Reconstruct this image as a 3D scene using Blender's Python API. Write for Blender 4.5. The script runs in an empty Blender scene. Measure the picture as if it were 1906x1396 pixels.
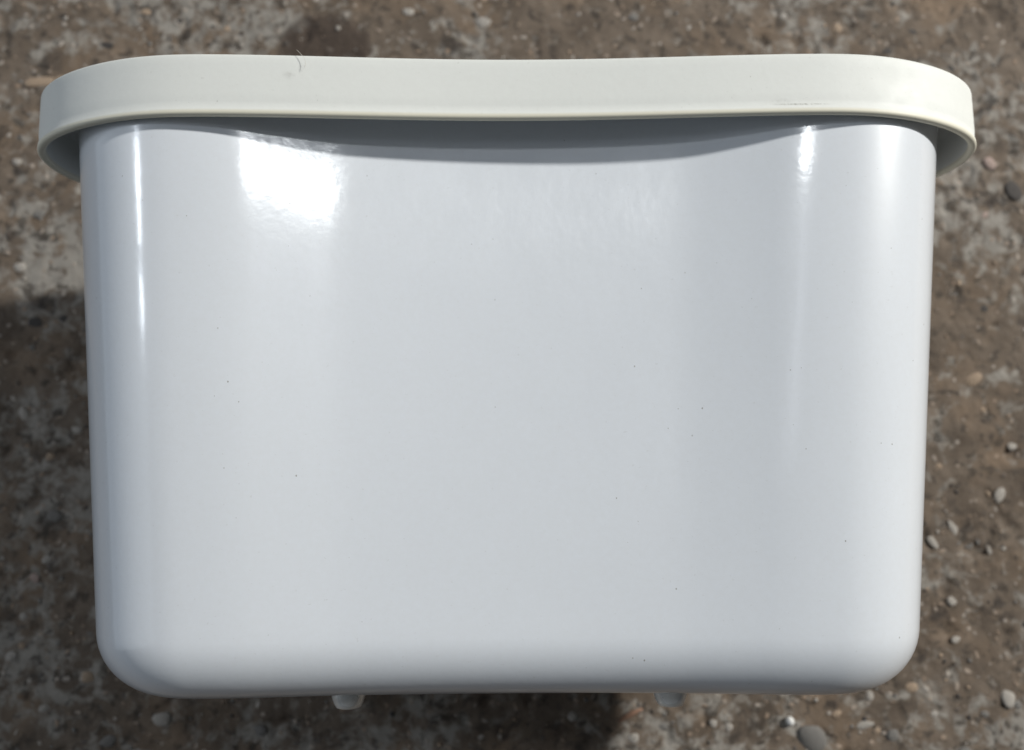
import bpy, bmesh, math, random
import numpy as np
from mathutils import Matrix, Vector

# ------------------------------------------------------------------ camera
S = bpy.context.scene
COL = S.collection
CM = 0.01
G = 13.6 * CM                        # height of the bin's front rim edge above the ground
F_PX, W_PX, H_PX = 1550.0, 1906.0, 1396.0


def rot(rx, ry, rz):
    return (Matrix.Rotation(rz, 3, 'Z') @ Matrix.Rotation(ry, 3, 'Y') @ Matrix.Rotation(rx, 3, 'X'))


RC = rot(-0.150, 0.024, 0.010)       # world -> camera
CAM = Vector((-0.00787, -0.1166, 0.2385 + G))
cam_d = bpy.data.cameras.new('camera')
cam = bpy.data.objects.new('camera', cam_d)
COL.objects.link(cam)
cam.matrix_world = Matrix.Translation(CAM) @ RC.transposed().to_4x4()
cam_d.sensor_width = 36.0
cam_d.lens = 36.0 * F_PX / W_PX
cam_d.clip_start = 0.005
cam_d.clip_end = 50.0
cam_d.dof.use_dof = True
cam_d.dof.focus_distance = 0.245
cam_d.dof.aperture_fstop = 7.5
S.camera = cam

# ------------------------------------------------------------------ light
world = bpy.data.worlds.new('World')
S.world = world
world.use_nodes = True
bg = world.node_tree.nodes['Background']
bg.inputs['Color'].default_value = (0.88, 0.94, 1.0, 1)
bg.inputs['Strength'].default_value = 0.04


def lamp(name, direction, dist, sx, sy, power, color, shape='RECTANGLE', anchor=(0, -0.06, 0.08)):
    l = bpy.data.lights.new(name, 'AREA')
    l.shape = shape
    l.size, l.size_y = sx, sy
    l.energy = power
    l.color = color
    o = bpy.data.objects.new(name, l)
    COL.objects.link(o)
    d = Vector(direction).normalized()
    o.location = Vector(anchor) + d * dist
    # local X of the lamp stays horizontal
    z = d
    x = Vector((0, 1, 0)).cross(z)
    x.normalize()
    y = z.cross(x)
    o.matrix_world = Matrix.Translation(o.location) @ Matrix((x, y, z)).transposed().to_4x4()
    return o


lamp('main_lamp', (1.38, 0.74, 1.0), 2.5, 0.14, 0.14, 74.0, (1.0, 0.985, 0.93), 'ELLIPSE')
lamp('far_lamp', (-1.0, 0.36, 1.0), 2.5, 0.022, 0.24, 4.0, (0.84, 0.92, 1.0))
lamp('far_lamp', (-1.0, 0.17, 1.0), 2.5, 0.022, 0.12, 1.8, (0.84, 0.92, 1.0))
lamp('side_fill', (-3.0, 0.15, 1.0), 2.5, 2.8, 2.4, 16.0, (0.80, 0.90, 1.0))  # broad soft fill, added to brighten the left corner of the body
lamp('overhead_lamp', (0.15, 0.34, 1.0), 2.5, 0.10, 0.11, 3.0, (0.93, 0.97, 1.0), anchor=(-0.07, -0.01, 0.115))
lamp('overhead_lamp', (0.15, 0.10, 1.0), 2.5, 0.09, 0.80, 0.6, (0.85, 0.90, 1.0), anchor=(-0.07, -0.01, 0.115))

S.view_settings.view_transform = 'Standard'
S.view_settings.look = 'None'
S.view_settings.exposure = 0.0
S.view_settings.gamma = 1.0
S.view_settings.use_curve_mapping = False
S.render.engine = 'CYCLES'
S.render.resolution_x, S.render.resolution_y = 1024, 750


def at(px, py, z):
    """photo pixel -> point on the horizontal plane at height z"""
    d = RC.transposed() @ Vector(((px - W_PX / 2) / F_PX, (H_PX / 2 - py) / F_PX, -1.0))
    return CAM + d * ((z - CAM.z) / d.z)


# ------------------------------------------------------------------ materials
def new_mat(name):
    m = bpy.data.materials.new(name)
    m.use_nodes = True
    nt = m.node_tree
    return m, nt, nt.nodes['Principled BSDF']


def nd(nt, typ, **kw):
    n = nt.nodes.new(typ)
    for k, v in kw.items():
        setattr(n, k, v)
    return n


def link(nt, a, b):
    nt.links.new(a, b)


def noise(nt, vec, scale, detail=4.0, rough=0.55, dist=0.0):
    n = nd(nt, 'ShaderNodeTexNoise')
    n.inputs['Scale'].default_value = scale
    n.inputs['Detail'].default_value = detail
    n.inputs['Roughness'].default_value = rough
    n.inputs['Distortion'].default_value = dist
    link(nt, vec, n.inputs['Vector'])
    return n.outputs['Fac']


def ramp(nt, fac, stops, interp='LINEAR'):
    r = nd(nt, 'ShaderNodeValToRGB')
    r.color_ramp.interpolation = interp
    e = r.color_ramp.elements
    while len(e) < len(stops):
        e.new(0.5)
    for i, (p, c) in enumerate(stops):
        e[i].position = p
        e[i].color = (c, c, c, 1) if not hasattr(c, '__len__') else (*c, 1)
    link(nt, fac, r.inputs['Fac'])
    return r.outputs['Color']


def mix(nt, fac, a, b, mode='MIX'):
    m = nd(nt, 'ShaderNodeMix', data_type='RGBA', blend_type=mode)
    if hasattr(fac, 'links'):
        link(nt, fac, m.inputs[0])
    else:
        m.inputs[0].default_value = fac
    for sock, v in ((m.inputs[6], a), (m.inputs[7], b)):
        if hasattr(v, 'links'):
            link(nt, v, sock)
        else:
            sock.default_value = (*v, 1)
    return m.outputs[2]


def math_n(nt, op, a, b=0.0):
    m = nd(nt, 'ShaderNodeMath', operation=op)
    for sock, v in ((m.inputs[0], a), (m.inputs[1], b)):
        if hasattr(v, 'links'):
            link(nt, v, sock)
        else:
            sock.default_value = v
    return m.outputs[0]


def obj_coord(nt):
    return nd(nt, 'ShaderNodeTexCoord').outputs['Object']


def mapped(nt, vec, scale=(1, 1, 1), loc=(0, 0, 0), rz=0.0):
    m = nd(nt, 'ShaderNodeMapping')
    m.inputs['Scale'].default_value = scale
    m.inputs['Location'].default_value = loc
    m.inputs['Rotation'].default_value = (0, 0, rz)
    link(nt, vec, m.inputs['Vector'])
    return m.outputs['Vector']


def bump(nt, height, strength, dist, base=None):
    b = nd(nt, 'ShaderNodeBump')
    b.inputs['Strength'].default_value = strength
    b.inputs['Distance'].default_value = dist
    link(nt, height, b.inputs['Height'])
    if base is not None:
        link(nt, base, b.inputs['Normal'])
    return b.outputs['Normal']


def plastic(name, base, rough, speck=0.5, peel=0.02):
    m, nt, p = new_mat(name)
    c = obj_coord(nt)
    big = noise(nt, c, 14, 3)
    col = mix(nt, ramp(nt, big, [(0.35, 0.0), (0.7, 1.0)]),
              tuple(v * 0.985 for v in base), tuple(min(1, v * 1.01) for v in base))
    # tiny dark dirt specks of uneven size
    v = nd(nt, 'ShaderNodeTexVoronoi')
    v.inputs['Scale'].default_value = 300
    link(nt, mapped(nt, c, (1, 0.75, 0.12)), v.inputs['Vector'])
    sep = nd(nt, 'ShaderNodeSeparateColor')
    link(nt, v.outputs['Color'], sep.inputs['Color'])
    rare = ramp(nt, sep.outputs[0], [(0.55, 0.0), (0.99, 1.0)])
    thr = math_n(nt, 'MULTIPLY', rare, 0.072)
    dot = math_n(nt, 'LESS_THAN', v.outputs['Distance'], thr)
    where = ramp(nt, noise(nt, c, 22, 2), [(0.40, 0.0), (0.52, 1.0)])
    dot = math_n(nt, 'MULTIPLY', math_n(nt, 'MULTIPLY', dot, where), speck)
    col = mix(nt, dot, col, (0.27, 0.26, 0.24))
    # faint grey rub marks
    smear = ramp(nt, noise(nt, mapped(nt, c, (20, 60, 30)), 3.0, 6, 0.7), [(0.68, 0.0), (0.84, 1.0)])
    col = mix(nt, math_n(nt, 'MULTIPLY', smear, 0.10), col, (0.42, 0.40, 0.36))
    dust = ramp(nt, noise(nt, c, 520, 5, 0.75), [(0.35, 0.0), (0.75, 1.0)])
    col = mix(nt, math_n(nt, 'MULTIPLY', dust, 0.10), col, (0.56, 0.54, 0.50))
    fl = ramp(nt, noise(nt, mapped(nt, c, (1, 1, 0.3), (4, 2, 1)), 900, 2, 0.5), [(0.70, 0.0), (0.78, 1.0)])
    col = mix(nt, math_n(nt, 'MULTIPLY', fl, 0.16), col, (0.30, 0.28, 0.25))
    link(nt, col, p.inputs['Base Color'])
    r = ramp(nt, noise(nt, c, 60, 5, 0.65), [(0.3, rough * 0.82), (0.75, rough * 1.25)])
    link(nt, r, p.inputs['Roughness'])
    n1 = noise(nt, c, 420, 2, 0.5)
    n2 = noise(nt, mapped(nt, c, (1, 0.6, 1)), 75, 3, 0.5)
    link(nt, bump(nt, n1, peel, 0.0006, bump(nt, n2, 0.045, 0.0015)), p.inputs['Normal'])
    p.inputs['IOR'].default_value = 1.5
    return m, nt, p


M_BODY, nt, p = plastic('glossy_white_plastic', (0.745, 0.78, 0.835), 0.13, 0.85, 0.03)
p.inputs['Coat Weight'].default_value = 0.5
p.inputs['Coat Roughness'].default_value = 0.34
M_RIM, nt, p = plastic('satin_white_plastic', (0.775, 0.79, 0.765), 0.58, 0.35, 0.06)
c = obj_coord(nt)
sx = nd(nt, 'ShaderNodeSeparateXYZ')
link(nt, c, sx.inputs[0])
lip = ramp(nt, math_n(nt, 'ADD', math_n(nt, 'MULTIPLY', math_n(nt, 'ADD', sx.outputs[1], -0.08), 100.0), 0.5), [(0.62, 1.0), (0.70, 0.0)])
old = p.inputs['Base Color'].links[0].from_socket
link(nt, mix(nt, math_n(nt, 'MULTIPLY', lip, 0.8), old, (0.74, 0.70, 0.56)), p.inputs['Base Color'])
def rim_mark(x0, y0, sx, sy, strength, col=(0.20, 0.19, 0.16)):
    # grime rubbed onto the band of the rim, centre and size in metres (local)
    dv = nd(nt, 'ShaderNodeVectorMath', operation='LENGTH')
    wob = mapped(nt, c, (1 / sx, 1 / sy, 0), (-x0 / sx, -y0 / sy, 0))
    link(nt, wob, dv.inputs[0])
    f = math_n(nt, 'MULTIPLY', ramp(nt, dv.outputs['Value'], [(0.1, 1.0), (1.0, 0.0)]),
               ramp(nt, noise(nt, c, 900, 4, 0.7), [(0.38, 0.1), (0.62, 1.0)]))
    o = p.inputs['Base Color'].links[0].from_socket
    link(nt, mix(nt, math_n(nt, 'MULTIPLY', f, strength), o, col), p.inputs['Base Color'])


rim_mark(0.0885, 0.0830, 0.0110, 0.0004, 0.75)
rim_mark(0.0820, 0.0840, 0.0060, 0.0012, 0.18)
rim_mark(-0.0690, 0.0930, 0.0022, 0.0016, 0.30)
rim_mark(-0.0655, 0.0955, 0.0012, 0.0016, 0.22)
M_SUPPORT, _, _ = plastic('support_plastic', (0.55, 0.56, 0.54), 0.4, 0.0, 0.05)

M_CLEAR, nt, p = new_mat('clear_rubber')
p.inputs['Base Color'].default_value = (0.84, 0.85, 0.83, 1)
p.inputs['Transmission Weight'].default_value = 0.35
p.inputs['IOR'].default_value = 1.46
c = obj_coord(nt)
link(nt, ramp(nt, noise(nt, c, 300, 3), [(0.3, 0.25), (0.7, 0.4)]), p.inputs['Roughness'])


def ground_material():
    m, nt, p = new_mat('worn_concrete')
    c = obj_coord(nt)
    warp = nd(nt, 'ShaderNodeTexNoise')
    warp.inputs['Scale'].default_value = 70
    warp.inputs['Detail'].default_value = 3
    link(nt, c, warp.inputs['Vector'])
    w = nd(nt, 'ShaderNodeVectorMath', operation='SCALE')
    sub = nd(nt, 'ShaderNodeVectorMath', operation='SUBTRACT')
    link(nt, warp.outputs['Color'], sub.inputs[0])
    sub.inputs[1].default_value = (0.5, 0.5, 0.5)
    link(nt, sub.outputs[0], w.inputs[0])
    w.inputs['Scale'].default_value = 0.010
    add = nd(nt, 'ShaderNodeVectorMath', operation='ADD')
    link(nt, c, add.inputs[0])
    link(nt, w.outputs[0], add.inputs[1])
    cw = add.outputs[0]
    # brown cement film over grey paste
    brown = mix(nt, ramp(nt, noise(nt, cw, 45, 6, 0.62), [(0.30, 0.0), (0.70, 1.0)]),
                (0.092, 0.070, 0.053), (0.195, 0.155, 0.122))
    brown = mix(nt, ramp(nt, noise(nt, mapped(nt, cw, loc=(3, 1, 0)), 26, 4, 0.6), [(0.50, 0.0), (0.68, 0.8)]),
                brown, (0.215, 0.155, 0.108))
    patch = noise(nt, mapped(nt, cw, loc=(0.7, 0.2, 0)), 17, 4, 0.62)
    fine = noise(nt, mapped(nt, cw, loc=(5, 2, 1)), 120, 6, 0.68)
    worn = math_n(nt, 'ADD', math_n(nt, 'MULTIPLY', patch, 0.95), math_n(nt, 'MULTIPLY', fine, 1.05))
    worn = ramp(nt, worn, [(0.50, 0.0), (0.565, 1.0)]) if False else ramp(
        nt, math_n(nt, 'MULTIPLY', worn, 0.5), [(0.50, 0.0), (0.57, 0.95)])
    grey = mix(nt, fine, (0.145, 0.128, 0.110), (0.41, 0.385, 0.35))
    col = mix(nt, worn, brown, grey)
    # dark hollows where the surface has broken out
    hole = ramp(nt, noise(nt, mapped(nt, cw, loc=(9, 4, 0)), 62, 4, 0.6), [(0.58, 0.0), (0.68, 0.85)])
    col = mix(nt, hole, col, (0.042, 0.035, 0.031))
    hole2 = ramp(nt, noise(nt, mapped(nt, cw, loc=(2, 8, 0)), 190, 4, 0.65), [(0.55, 0.0), (0.64, 0.8)])
    col = mix(nt, hole2, col, (0.055, 0.045, 0.037))
    # sand grains
    v = nd(nt, 'ShaderNodeTexVoronoi')
    v.inputs['Scale'].default_value = 330
    link(nt, cw, v.inputs['Vector'])
    sep = nd(nt, 'ShaderNodeSeparateColor')
    link(nt, v.outputs['Color'], sep.inputs['Color'])
    pick = ramp(nt, sep.outputs[0], [(0.80, 0.0), (0.86, 1.0)])
    dot = math_n(nt, 'MULTIPLY', ramp(nt, v.outputs['Distance'], [(0.22, 1.0), (0.42, 0.0)]), pick)
    gcol = ramp(nt, sep.outputs[1], [(0.0, (0.10, 0.09, 0.085)), (0.35, (0.30, 0.22, 0.16)), (1.0, (0.46, 0.42, 0.38))])
    col = mix(nt, math_n(nt, 'MULTIPLY', dot, 0.9), col, gcol)
    # a damp dark stain with a rounded edge beyond the rim
    st = at(602, 88, 0)
    mp = nd(nt, 'ShaderNodeVectorMath', operation='DISTANCE')
    sc = mapped(nt, cw, (1.0, 1.25, 0.0))
    link(nt, sc, mp.inputs[0])
    mp.inputs[1].default_value = (st.x, st.y * 1.25, 0)
    stain = ramp(nt, mp.outputs['Value'], [(0.0205, 0.75), (0.0235, 0.0)])
    col = mix(nt, stain, col, (0.050, 0.036, 0.029))
    link(nt, col, p.inputs['Base Color'])
    link(nt, ramp(nt, fine, [(0.3, 0.75), (0.7, 0.95)]), p.inputs['Roughness'])
    p.inputs['Specular IOR Level'].default_value = 0.3
    h = math_n(nt, 'ADD', noise(nt, cw, 260, 6, 0.7), math_n(nt, 'MULTIPLY', dot, 0.5))
    link(nt, bump(nt, h, 0.6, 0.0012), p.inputs['Normal'])
    return m


M_GROUND = ground_material()


def stone_mat(name, a, b, rough=0.75):
    m, nt, p = new_mat(name)
    c = obj_coord(nt)
    info = nd(nt, 'ShaderNodeObjectInfo')
    add = nd(nt, 'ShaderNodeVectorMath', operation='ADD')
    link(nt, c, add.inputs[0])
    link(nt, info.outputs['Location'], add.inputs[1])
    n = noise(nt, add.outputs[0], 260, 5, 0.65)
    col = mix(nt, ramp(nt, n, [(0.3, 0.0), (0.7, 1.0)]), a, b)
    dirt = ramp(nt, noise(nt, add.outputs[0], 90, 4, 0.6), [(0.5, 0.0), (0.68, 0.7)])
    col = mix(nt, dirt, col, (0.17, 0.13, 0.10))
    link(nt, col, p.inputs['Base Color'])
    p.inputs['Roughness'].default_value = rough
    link(nt, bump(nt, n, 0.5, 0.0006), p.inputs['Normal'])
    return m


STONES = {
    'light': stone_mat('pale_stone', (0.34, 0.31, 0.28), (0.50, 0.47, 0.43)),
    'tan': stone_mat('tan_stone', (0.32, 0.23, 0.16), (0.44, 0.34, 0.25)),
    'pink': stone_mat('pink_stone', (0.36, 0.26, 0.23), (0.46, 0.36, 0.32)),
    'grey': stone_mat('grey_stone', (0.14, 0.135, 0.13), (0.26, 0.25, 0.235)),
    'dark': stone_mat('dark_stone', (0.022, 0.021, 0.022), (0.065, 0.06, 0.058)),
}

# ------------------------------------------------------------------ helpers
def mesh_obj(name, verts, faces, mat, parent=None, smooth=True, loc=None):
    me = bpy.data.meshes.new(name)
    me.from_pydata(verts, [], faces)
    me.materials.append(mat)
    if smooth:
        me.shade_smooth()
    o = bpy.data.objects.new(name, me)
    COL.objects.link(o)
    if parent is not None:
        o.parent = parent
    if loc is not None:
        o.location = loc
    return o


rng = np.random.default_rng(7)


def vnoise(x, y, cell, seed):
    """smooth value noise on a lattice"""
    r = np.random.default_rng(seed)
    T = r.random((256, 256))
    u, v = x / cell + 400.3, y / cell + 400.7
    i, j = np.floor(u).astype(int), np.floor(v).astype(int)
    fu, fv = u - i, v - j
    fu, fv = fu * fu * (3 - 2 * fu), fv * fv * (3 - 2 * fv)
    i, j, i1, j1 = i % 256, j % 256, (i + 1) % 256, (j + 1) % 256
    return (T[i, j] * (1 - fu) * (1 - fv) + T[i1, j] * fu * (1 - fv) + T[i, j1] * (1 - fu) * fv + T[i1, j1] * fu * fv) - 0.5


def ground_height(x, y):
    x, y = np.asarray(x, float), np.asarray(y, float)
    h = 0.0010 * vnoise(x, y, 0.030, 1) + 0.0007 * vnoise(x, y, 0.011, 2) + 0.0006 * vnoise(x, y, 0.0052, 3) + 0.0005 * vnoise(x, y, 0.0026, 4)
    pit = vnoise(x, y, 0.0085, 5) + 0.4 * vnoise(x, y, 0.004, 6)
    h = h - 0.0013 * np.clip((pit - 0.28) / 0.16, 0, 1)
    return h - 0.0012


# ------------------------------------------------------------------ ground
def build_ground():
    def axis(lo, hi, step, far):
        mid = np.arange(lo, hi + step / 2, step)
        g = []
        s, q = step, hi
        while q < far:
            s *= 1.25
            q += s
            g.append(q)
        l = []
        s, q = step, lo
        while q > -far:
            s *= 1.25
            q -= s
            l.append(q)
        return np.concatenate([l[::-1], mid, g])
    xs = axis(-0.27, 0.27, 0.0013, 1.5)
    ys = axis(-0.26, 0.17, 0.0013, 1.5)
    X, Y = np.meshgrid(xs, ys, indexing='ij')
    Z = ground_height(X, Y)
    n, k = X.shape
    co = np.stack([X.ravel(), Y.ravel(), Z.ravel()], 1)
    idx = np.arange(n * k).reshape(n, k)
    f = np.stack([idx[:-1, :-1].ravel(), idx[1:, :-1].ravel(), idx[1:, 1:].ravel(), idx[:-1, 1:].ravel()], 1)
    me = bpy.data.meshes.new('ground')
    me.vertices.add(len(co))
    me.vertices.foreach_set('co', co.ravel())
    me.loops.add(f.size)
    me.loops.foreach_set('vertex_index', f.ravel())
    me.polygons.add(len(f))
    me.polygons.foreach_set('loop_start', np.arange(0, f.size, 4))
    me.update(calc_edges=True)
    me.validate()
    me.shade_smooth()
    me.materials.append(M_GROUND)
    o = bpy.data.objects.new('ground', me)
    COL.objects.link(o)
    o['kind'] = 'structure'
    return o


ground = build_ground()

# ------------------------------------------------------------------ bin outlines (cm, x right, z up, rim front crest z = 0)
def outline_from_angles(segs, n=None, ds=0.05):
    """right half outline, start at (0, 0) heading +x; segs = (length, end heading in degrees, + is up)"""
    x = z = 0.0
    h = 0.0
    pts = [(0.0, 0.0)]
    for length, h1 in segs:
        k = max(2, int(length / ds))
        for i in range(k):
            a = math.radians(h + (h1 - h) * (i + 0.5) / k)
            x += math.cos(a) * length / k
            z += math.sin(a) * length / k
            pts.append((x, z))
        h = h1
    return np.array(pts)


def close_outline(right, n):
    """mirror the right half, resample to n evenly spaced points starting at front centre"""
    left = right[::-1][1:-1] * np.array([-1, 1])
    loop = np.concatenate([right, left, right[:1]])
    seg = np.hypot(*np.diff(loop, axis=0).T)
    s = np.concatenate([[0], np.cumsum(seg)])
    t = np.linspace(0, s[-1], n, endpoint=False)
    return np.stack([np.interp(t, s, loop[:, 0]), np.interp(t, s, loop[:, 1])], 1)


def normals2d(P):
    d = np.roll(P, -1, 0) - np.roll(P, 1, 0)
    nrm = np.stack([-d[:, 1], d[:, 0]], 1)
    return nrm / np.linalg.norm(nrm, axis=1)[:, None]


NSEG = 400


def rim_outline():
    a, rx, rz, e, dip, depth = 16.18, 5.80, 3.41, 1.72, 0.36, 8.2
    cx = a - rx
    xs = np.linspace(0, cx, 60)[:-1]
    front = np.stack([xs, -dip * (0.5 + 0.5 * np.cos(math.pi * xs / cx))], 1)
    t = np.linspace(0, math.pi / 2, 120)
    ct, stt = np.clip(np.cos(t), 0, 1), np.sin(t)
    corner = np.stack([cx + rx * stt ** (2 / e), -rz + rz * ct ** (2 / e)], 1)
    rear = np.stack([cx + rx * ct ** (2 / e), -(depth - rz) - rz * stt ** (2 / e)], 1)
    end = np.array([[0.0, -depth]])
    r = np.concatenate([front, corner, rear, end])
    P = close_outline(r, NSEG)
    k = np.exp(-0.5 * (np.arange(-12, 13) / 4.5) ** 2)
    k /= k.sum()
    return np.stack([np.convolve(np.concatenate([P[-12:, i], P[:, i], P[:12, i]]), k, 'valid') for i in (0, 1)], 1)


def body_outline():
    # concave front, tight crest, rounded end, straight side, rounded rear, flat back
    segs = [(5.2, 6.0), (1.2, 10.9), (2.2, 13.2), (2.4, 1.5), (1.5, -15.0), (3.1, -62.0), (2.2, -88.0), (0.5, -92.0), (2.9, -160.0), (1.0, -180.0)]
    r = outline_from_angles(segs)
    r = np.concatenate([r, [[0.0, r[-1, 1]]]])
    return r


BR = body_outline()
BODY_CREST = BR[:, 1].max()
BODY_A = BR[:, 0].max()
BODY_D = BODY_CREST - BR[:, 1].min()


def body_section(y):
    """outer outline of the body (cm) at height y below the rim edge"""
    t = (0.0 - y) / 17.3
    a = 14.88 - 1.55 * t
    zf = -0.46 - 0.85 * t
    r = BR.copy()
    r[:, 0] *= a / BODY_A
    r[:, 1] = r[:, 1] - BODY_CREST
    ic = int(r[:, 1].argmax())
    r[:ic, 1] *= 1.0 - 0.6 * min(1.0, max(0.0, t))
    r[:, 1] += zf
    P = close_outline(r, NSEG)
    P[:, 0] -= 0.25 * t
    return P


def to3(P, y):
    k = 0.012 * max(0.0, -y / 17.3)
    return [(px * CM, (y - k * px) * CM, pz * CM + G) for px, pz in P]


def strip(verts, faces, loops, closed_ends=(False, False)):
    base = len(verts)
    for L in loops:
        verts.extend(L)
    n = len(loops[0])
    for i in range(len(loops) - 1):
        for j in range(n):
            a = base + i * n + j
            b = base + i * n + (j + 1) % n
            faces.append((a, b, b + n, a + n))
    return base


# ------------------------------------------------------------------ the bin
bin_root = bpy.data.objects.new('plastic_bin', None)
COL.objects.link(bin_root)
bin_root.location = (0, -0.08, 0)
bin_root['label'] = 'off-white plastic bin lying on its back on worn concrete, concave glossy front and wide rim'
bin_root['category'] = 'bin'
bpy.context.view_layer.update()
ROOT_INV = Matrix.Translation(-bin_root.location)


def bin_part(name, verts, faces, mat):
    off = bin_root.location
    return mesh_obj(name, [(v[0] - off.x, v[1] - off.y, v[2] - off.z) for v in verts], faces, mat, bin_root)


def build_body():
    base_y, rad, wall = -17.65, 1.95, 0.22
    loops = []
    # outside from the rim flange down to the base rounding
    for y in np.linspace(1.55, base_y + rad, 46):
        loops.append(to3(body_section(y), y))
    P = body_section(base_y + rad)
    Nn = normals2d(P)
    for th in np.linspace(0, math.pi / 2, 15)[1:]:
        y = base_y + rad - rad * math.sin(th)
        Q = body_section(y)
        Q = Q - normals2d(Q) * (rad * (1 - math.cos(th)))
        loops.append(to3(Q, y))
    # flat base drawn in to the middle
    Q0 = body_section(base_y) - normals2d(body_section(base_y)) * rad
    cen = np.array([0.0, Q0[:, 1].mean()])
    for k in (0.75, 0.5, 0.25, 0.06):
        loops.append(to3(cen + (Q0 - cen) * k, base_y))
    verts, faces = [], []
    strip(verts, faces, loops)
    n = NSEG
    last = len(verts) - n
    faces.append(tuple(last + j for j in range(n)))
    # inside
    inner = []
    for k in (0.06, 0.5):
        inner.append(to3(cen + (Q0 - cen) * k, base_y + wall))
    for th in np.linspace(math.pi / 2, 0, 8):
        y = base_y + rad - (rad - wall) * math.sin(th)
        Q = body_section(y)
        Q = Q - normals2d(Q) * (wall + (rad - wall) * (1 - math.cos(th)))
        inner.append(to3(Q, y))
    for y in np.linspace(base_y + rad, 1.55, 8)[1:]:
        Q = body_section(y)
        inner.append(to3(Q - normals2d(Q) * wall, y))
    b2 = strip(verts, faces, inner)
    faces.append(tuple(b2 + n - 1 - j for j in range(n)))
    # top edge joins outside and inside
    top_in = len(verts) - n
    for j in range(n):
        j1 = (j + 1) % n
        faces.append((j1, j, top_in + j, top_in + j1))
    faces = [tuple(reversed(f)) for f in faces]
    return bin_part('body', verts, faces, M_BODY)


def build_rim():
    P = rim_outline()
    Nn = normals2d(P)
    top = 2.0
    th = 0.26
    # (outward offset, height): bead at the lower edge, outer band, rounded top edge, flange, inside of the skirt
    prof = []
    for a in np.linspace(0, math.pi, 9):          # rounded bead of the lower edge
        prof.append((-th / 2 - 0.02 - (th / 2 + 0.02) * math.cos(math.pi - a) if False else -th / 2 + (th / 2) * -math.cos(a), -0.10 * math.sin(a) + 0.10))
    prof += [(-0.005, 0.19), (-0.035, 0.25), (-0.03, 0.45)]
    prof += [(-0.02 + 0.02 * k, 0.45 + k * 1.2) for k in np.linspace(0.1, 1, 8)]
    for a in np.linspace(0, math.pi / 2, 7):
        prof.append((-0.14 + 0.14 * math.cos(a), top - 0.14 + 0.14 * math.sin(a)))
    loops = [to3(P + Nn * o, y) for o, y in prof]
    # flange on top runs in to the mouth of the bin
    mouth = body_section(1.7)
    mouth = mouth - normals2d(mouth) * 0.20
    tp = P + Nn * -0.14
    for k in (0.35, 0.7, 1.0):
        loops.append(to3(tp + (mouth - tp) * k, top))
    loops.append(to3(mouth - normals2d(mouth) * 0.08, top - 0.06))
    loops.append(to3(mouth - normals2d(mouth) * 0.08, 1.45))
    # back along the underside of the flange and down inside the skirt
    under = body_section(1.5)
    loops.append(to3(under + normals2d(under) * 0.02, 1.45))
    sk = P - Nn * th
    uu = under + normals2d(under) * 0.02
    loops.append(to3(uu + (sk - uu) * 0.6, 1.62))
    for y in (1.6, 1.2, 0.7, 0.3):
        loops.append(to3(sk, y))
    # close back on the bead: the first profile loop is the inner side of the bead
    verts, faces = [], []
    strip(verts, faces, loops)
    n = NSEG
    last = len(verts) - n
    for j in range(n):
        j1 = (j + 1) % n
        faces.append((last + j, last + j1, j1, j))
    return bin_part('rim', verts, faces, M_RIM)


body = build_body()
rim = build_rim()


def lathe(profile, n=32):
    """profile of (radius, height) pairs turned about +Y downwards"""
    verts, faces = [], []
    for r, h in profile:
        for j in range(n):
            a = 2 * math.pi * j / n
            verts.append((r * math.cos(a), -h, r * math.sin(a)))
    for i in range(len(profile) - 1):
        for j in range(n):
            a, b = i * n + j, i * n + (j + 1) % n
            faces.append((a, a + n, b + n, b))
    faces.append(tuple(range(n)))
    faces.append(tuple(reversed(range((len(profile) - 1) * n, len(profile) * n))))
    return verts, faces


foot_v, foot_f = lathe([(0.0056, -0.0008), (0.0056, 0.0010), (0.0053, 0.0030), (0.0047, 0.0047), (0.0040, 0.0060), (0.0028, 0.0064)])
foot_v = [tuple(v) for v in foot_v]
foot_me = None
for fx, fz in ((-5.55, -4.6), (4.95, -4.6)):
    loc = Vector((fx * CM, (-17.65 - 0.012 * fx) * CM, fz * CM + G)) - bin_root.location
    if foot_me is None:
        o = mesh_obj('foot', foot_v, foot_f, M_CLEAR, bin_root, True, loc)
        foot_me = o.data
    else:
        o = bpy.data.objects.new('foot', foot_me)
        COL.objects.link(o)
        o.parent = bin_root
        o.location = loc

# added unseen block behind the back wall: supports the bin and shapes its shadow
bm = bmesh.new()
bmesh.ops.create_cube(bm, size=1.0)
zt, zb = -7.6 * CM + G, -0.0014
bmesh.ops.scale(bm, vec=(0.180, 0.120, zt - zb), verts=bm.verts)
bmesh.ops.translate(bm, vec=(-0.0060, -0.1130, (zt + zb) / 2), verts=bm.verts)
bmesh.ops.translate(bm, vec=-bin_root.location, verts=bm.verts)
bmesh.ops.bevel(bm, geom=bm.edges[:], offset=0.004, segments=3, affect='EDGES')
me = bpy.data.meshes.new('unseen_support')
bm.to_mesh(me)
bm.free()
me.materials.append(M_SUPPORT)
o = bpy.data.objects.new('unseen_support', me)
COL.objects.link(o)
o.parent = bin_root

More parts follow.
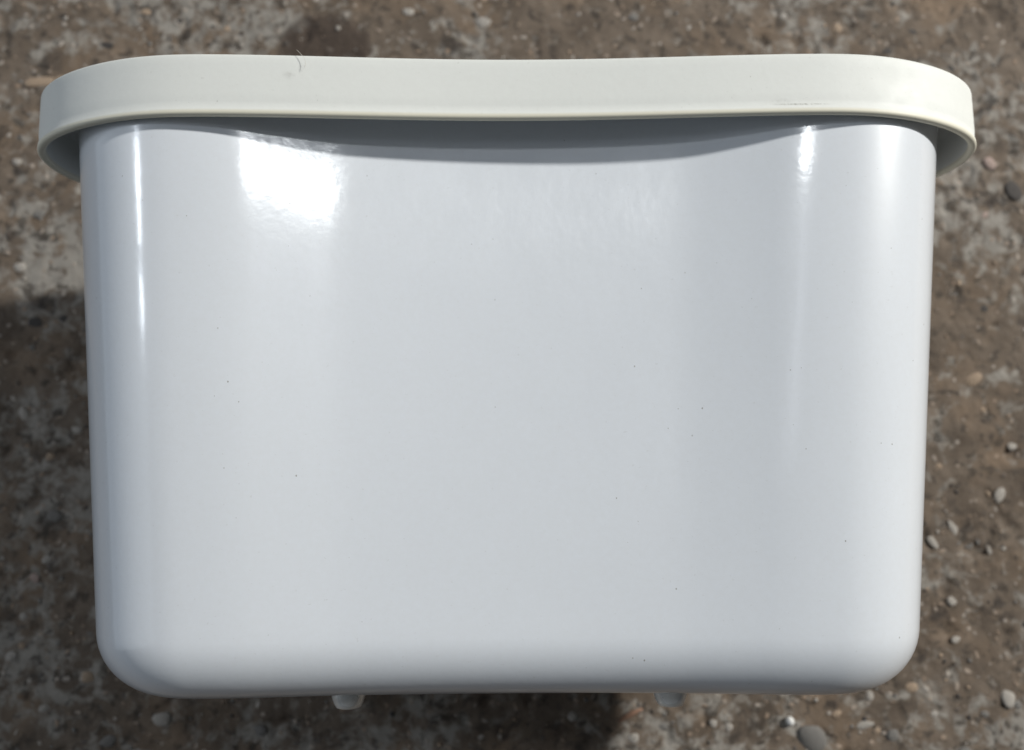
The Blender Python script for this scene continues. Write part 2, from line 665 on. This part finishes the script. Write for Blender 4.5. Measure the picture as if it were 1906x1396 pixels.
# ------------------------------------------------------------------ pebbles set in the concrete
def pebble_mesh(name, seed):
    r = random.Random(seed)
    bm = bmesh.new()
    bmesh.ops.create_icosphere(bm, subdivisions=2, radius=0.5)
    ph = [Vector((r.uniform(-1, 1), r.uniform(-1, 1), r.uniform(-1, 1))).normalized() for _ in range(7)]
    am = [r.uniform(0.05, 0.22) for _ in ph]
    cut = [(Vector((r.uniform(-1, 1), r.uniform(-1, 1), r.uniform(-0.3, 0.8))).normalized(), r.uniform(0.30, 0.42)) for _ in range(4)]
    for v in bm.verts:
        d = v.co.normalized()
        k = 1.0
        for q, a in zip(ph, am):
            k += a * max(0.0, d.dot(q)) ** 3 - a * 0.25
        v.co = d * 0.5 * k
        for q, lim in cut:
            e = v.co.dot(q) - lim
            if e > 0:
                v.co -= q * e * 0.85
    me = bpy.data.meshes.new(name)
    bm.to_mesh(me)
    bm.free()
    me.shade_smooth()
    return me


PEB = {}
for kind, mat in STONES.items():
    PEB[kind] = []
    for s in range(4):
        me = pebble_mesh('pebble', hash(s) + 11 * len(kind) + s)
        me.materials.append(mat)
        PEB[kind].append(me)

PX = (CAM.z) / F_PX            # metres per photo pixel on the ground (about)
R = random.Random(5)


def pebble(px, py, wpx, hpx, kind, ang=None, sink=0.30, parent=ground, name='pebble'):
    q = at(px, py, 0.0)
    o = bpy.data.objects.new(name, R.choice(PEB[kind]))
    COL.objects.link(o)
    sx, sy = wpx * PX, hpx * PX
    sz = min(sx, sy) * (0.34 if kind != 'dark' else 0.16)
    z = float(ground_height(q.x, q.y))
    o.location = (q.x, q.y, z + sz * (0.5 - sink) * 0.5 - 0.0002)
    o.scale = (sx, sy, sz)
    o.rotation_euler = (R.uniform(-.15, .15), R.uniform(-.15, .15), R.uniform(0, 6.28) if ang is None else ang)
    if parent is not None:
        o.parent = parent
    return o


NAMED = [
    (74, 152, 84, 26, 'tan', 0.12), (110, 146, 30, 18, 'tan', 0.3),
    (1844, 301, 26, 36, 'pink', 0.4), (1890, 352, 40, 52, 'dark', 0.5), (1655, 92, 26, 24, 'dark', 0), (1776, 128, 16, 36, 'dark', 0.7),
    (1700, 58, 22, 18, 'dark', 0), (190, 82, 46, 20, 'dark', 0), (1610, 1350, 46, 20, 'light', 0.1), (1622, 1297, 18, 22, 'light', 0.2),
    (1512, 1374, 56, 62, 'grey', 0), (1700, 1282, 30, 24, 'tan', 0), (1772, 1120, 24, 20, 'light', 0), (1776, 985, 20, 40, 'light', 0.5),
    (1738, 1010, 18, 34, 'light', 0.5), (1815, 706, 44, 28, 'tan', 0.5), (1832, 762, 16, 14, 'tan', 0), (1838, 572, 26, 18, 'dark', 0),
    (1786, 546, 30, 16, 'grey', 0.5), (1750, 868, 16, 14, 'tan', 0), (1862, 922, 40, 26, 'light', 0.9), (1886, 830, 26, 20, 'light', 0),
    (1330, 1348, 20, 18, 'light', 0), (1358, 1354, 18, 20, 'light', 0), (1066, 1336, 24, 20, 'light', 0.4), (1236, 1352, 22, 18, 'grey', 0),
    (1180, 1376, 26, 22, 'light', 0.3), (62, 1076, 24, 20, 'pink', 0), (84, 1042, 22, 18, 'light', 0), (160, 1262, 30, 26, 'tan', 0),
    (18, 1222, 26, 22, 'light', 0), (40, 1150, 20, 18, 'light', 0), (60, 600, 40, 30, 'dark', 0.3), (118, 590, 24, 18, 'dark', 0),
    (1878, 1300, 34, 44, 'light', 0.3), (1836, 1330, 20, 16, 'grey', 0), (1780, 1190, 26, 16, 'light', 0.2), (1665, 1370, 28, 30, 'grey', 0),
    (1560, 1330, 22, 14, 'tan', 0.4), (1895, 1312, 20, 20, 'grey', 0), (1742, 1330, 18, 14, 'light', 0), (1800, 1400, 26, 20, 'grey', 0),
    (270, 20, 26, 18, 'tan', 0), (900, 40, 40, 26, 'light', 0.3), (1180, 30, 26, 20, 'grey', 0), (1560, 50, 22, 30, 'tan', 0.2), (1460, 28, 20, 18, 'light', 0),
    (330, 36, 18, 14, 'dark', 0), (760, 20, 30, 22, 'light', 0), (420, 50, 18, 14, 'tan', 0), (30, 300, 22, 18, 'light', 0), (70, 396, 28, 20, 'grey', 0.5),
    (34, 496, 30, 24, 'light', 0.2), (140, 800, 26, 18, 'light', 0), (40, 770, 24, 32, 'light', 0.3), (90, 850, 22, 18, 'tan', 0), (100, 960, 34, 26, 'grey', 0),
    (300, 1340, 40, 30, 'light', 0.2), (200, 1380, 34, 26, 'grey', 0.2), (80, 1320, 26, 20, 'light', 0), (480, 1360, 30, 24, 'grey', 0),
]
for a in NAMED:
    pebble(*a)
for _ in range(60):
    px, py = R.uniform(-60, 1966), R.uniform(-60, 1456)
    if 190 < px < 1700 and 110 < py < 1270:
        continue
    k = R.choices(['light', 'tan', 'pink', 'grey', 'dark'], [5, 3, 1, 4, 2])[0]
    s = R.uniform(9, 20)
    pebble(px, py, s, s * R.uniform(0.6, 1.0), k, sink=R.uniform(0.3, 0.6))

# fine grit: thousands of grains, too small to pick apart singly
def build_grit():
    r = np.random.default_rng(3)
    bm = bmesh.new()
    bmesh.ops.create_icosphere(bm, subdivisions=1, radius=0.5)
    bm.verts.ensure_lookup_table()
    V = np.array([v.co[:] for v in bm.verts])
    Fc = np.array([[v.index for v in f.verts] for f in bm.faces])
    bm.free()
    n = 4500
    x = r.uniform(-0.29, 0.29, n)
    y = r.uniform(-0.27, 0.18, n)
    dens = vnoise(x, y, 0.03, 21) + 0.6 * vnoise(x, y, 0.012, 22) + r.uniform(-0.35, 0.35, n)
    keep = (dens > -0.05) & ~((abs(x) < 0.12) & (y > -0.15) & (y < 0.0))
    x, y = x[keep], y[keep]
    n = len(x)
    s = 0.0007 + 0.0019 * r.random(n) ** 3.0
    ang = r.uniform(0, 6.28, n)
    z = ground_height(x, y)
    allv = np.zeros((n, len(V), 3))
    jit = 1 + r.uniform(-0.25, 0.25, (n, len(V), 1))
    P = V[None] * jit
    sx, sy, sz = s[:, None] * r.uniform(0.8, 1.3, (n, 1)), s[:, None] * r.uniform(0.6, 1.0, (n, 1)), s[:, None] * r.uniform(0.35, 0.6, (n, 1))
    px, py, pz = P[..., 0] * sx, P[..., 1] * sy, P[..., 2] * sz
    c, d = np.cos(ang)[:, None], np.sin(ang)[:, None]
    allv[..., 0] = px * c - py * d + x[:, None]
    allv[..., 1] = px * d + py * c + y[:, None]
    allv[..., 2] = pz + z[:, None] + 0.05 * s[:, None]
    F = (Fc[None] + (np.arange(n) * len(V))[:, None, None]).reshape(-1, 3)
    me = bpy.data.meshes.new('grit')
    me.vertices.add(n * len(V))
    me.vertices.foreach_set('co', allv.ravel())
    me.loops.add(F.size)
    me.loops.foreach_set('vertex_index', F.ravel())
    me.polygons.add(len(F))
    me.polygons.foreach_set('loop_start', np.arange(0, F.size, 3))
    for k in ('light', 'tan', 'grey', 'dark'):
        me.materials.append(STONES[k])
    pick = r.choice(4, n, p=[0.20, 0.25, 0.37, 0.18])
    me.polygons.foreach_set('material_index', np.repeat(pick, len(Fc)))
    me.update(calc_edges=True)
    me.shade_smooth()
    o = bpy.data.objects.new('grit', me)
    COL.objects.link(o)
    o.parent = ground
    o['kind'] = 'stuff'


build_grit()

# loose things lying on the ground
def white_stone():
    q = at(1470, 1342, 0.0)
    m, nt, p = new_mat('white_quartz')
    c = obj_coord(nt)
    link(nt, ramp(nt, noise(nt, c, 5, 4), [(0.3, (0.72, 0.71, 0.69)), (0.7, (0.86, 0.86, 0.85))]), p.inputs['Base Color'])
    p.inputs['Roughness'].default_value = 0.35
    me = pebble_mesh('white_stone', 77)
    me.materials.append(m)
    o = bpy.data.objects.new('white_stone', me)
    COL.objects.link(o)
    o.scale = (0.0042, 0.0050, 0.0038)
    o.location = (q.x, q.y, float(ground_height(q.x, q.y)) + 0.0014)
    o['label'] = 'tiny bright white rounded stone on the concrete below the bin'
    o['category'] = 'stone'


white_stone()


def splinter(name, p0, p1, w, mat, label, cat, lift=0.0008):
    a, b = at(*p0, 0.0), at(*p1, 0.0)
    n, k = 14, 8
    r = random.Random(len(name) + int(p0[0]))
    verts, faces = [], []
    d = (b - a).normalized()
    side = Vector((-d.y, d.x, 0))
    for i in range(n + 1):
        t = i / n
        c = a.lerp(b, t) + side * (math.sin(t * 3.0) * 0.0006 + r.uniform(-.0001, .0001))
        rad = w * (0.35 + 0.65 * math.sin(math.pi * min(1, max(0, 0.12 + 0.8 * t)))) * r.uniform(.9, 1.1)
        z = max(float(ground_height(c.x, c.y)), -0.0012) + rad * 0.45 + lift
        for j in range(k):
            g = 2 * math.pi * j / k
            verts.append(tuple(c + side * math.cos(g) * rad + Vector((0, 0, z + math.sin(g) * rad * 0.55))))
    for i in range(n):
        for j in range(k):
            q, q1 = i * k + j, i * k + (j + 1) % k
            faces.append((q, q1, q1 + k, q + k))
    faces.append(tuple(reversed(range(k))))
    faces.append(tuple(range(n * k, n * k + k)))
    o = mesh_obj(name, verts, faces, mat)
    o['label'] = label
    o['category'] = cat
    return o


def wood_mat(name, a, b):
    m, nt, p = new_mat(name)
    c = obj_coord(nt)
    link(nt, mix(nt, noise(nt, mapped(nt, c, (1, 1, 1)), 700, 4, .6), a, b), p.inputs['Base Color'])
    p.inputs['Roughness'].default_value = 0.8
    return m


splinter('wood_splinter', (1152, 1344), (1196, 1320), 0.0011, wood_mat('red_wood', (0.24, 0.13, 0.085), (0.36, 0.22, 0.15)),
         'thin reddish wood splinter on the concrete below the bin', 'splinter')



def hair():
    """a thin hair caught on the upper edge of the rim"""
    x0, x1 = -0.0668, -0.0640
    pts = [Vector((x0, 0.0212, G - 0.0008)), Vector((x0 + 0.0006, 0.0205, G - 0.0004)), Vector((x0 + 0.0013, 0.0196, G - 0.0001)),
           Vector((x1 - 0.0003, 0.0182, G + 0.00006)), Vector((x1 + 0.0002, 0.0166, G + 0.00006)), Vector((x1 - 0.0001, 0.0150, G + 0.00006))]
    m, nt, p = new_mat('pale_hair')
    c = obj_coord(nt)
    link(nt, ramp(nt, noise(nt, c, 400, 2), [(0.3, (0.60, 0.57, 0.50)), (0.7, (0.72, 0.69, 0.62))]), p.inputs['Base Color'])
    verts, faces, k = [], [], 6
    for i, q in enumerate(pts):
        d = (pts[min(i + 1, len(pts) - 1)] - pts[max(i - 1, 0)]).normalized()
        u = d.cross(Vector((0, 0, 1))).normalized()
        w = u.cross(d)
        for j in range(k):
            a = 2 * math.pi * j / k
            verts.append(tuple(q + (u * math.cos(a) + w * math.sin(a)) * 0.00005))
    for i in range(len(pts) - 1):
        for j in range(k):
            a, b = i * k + j, i * k + (j + 1) % k
            faces.append((a, b, b + k, a + k))
    faces += [tuple(range(k)), tuple(range((len(pts) - 1) * k, len(pts) * k))]
    o = mesh_obj('hair', verts, faces, m)
    o['label'] = 'fine pale hair stuck to the upper edge of the bin rim'
    o['category'] = 'hair'


hair()
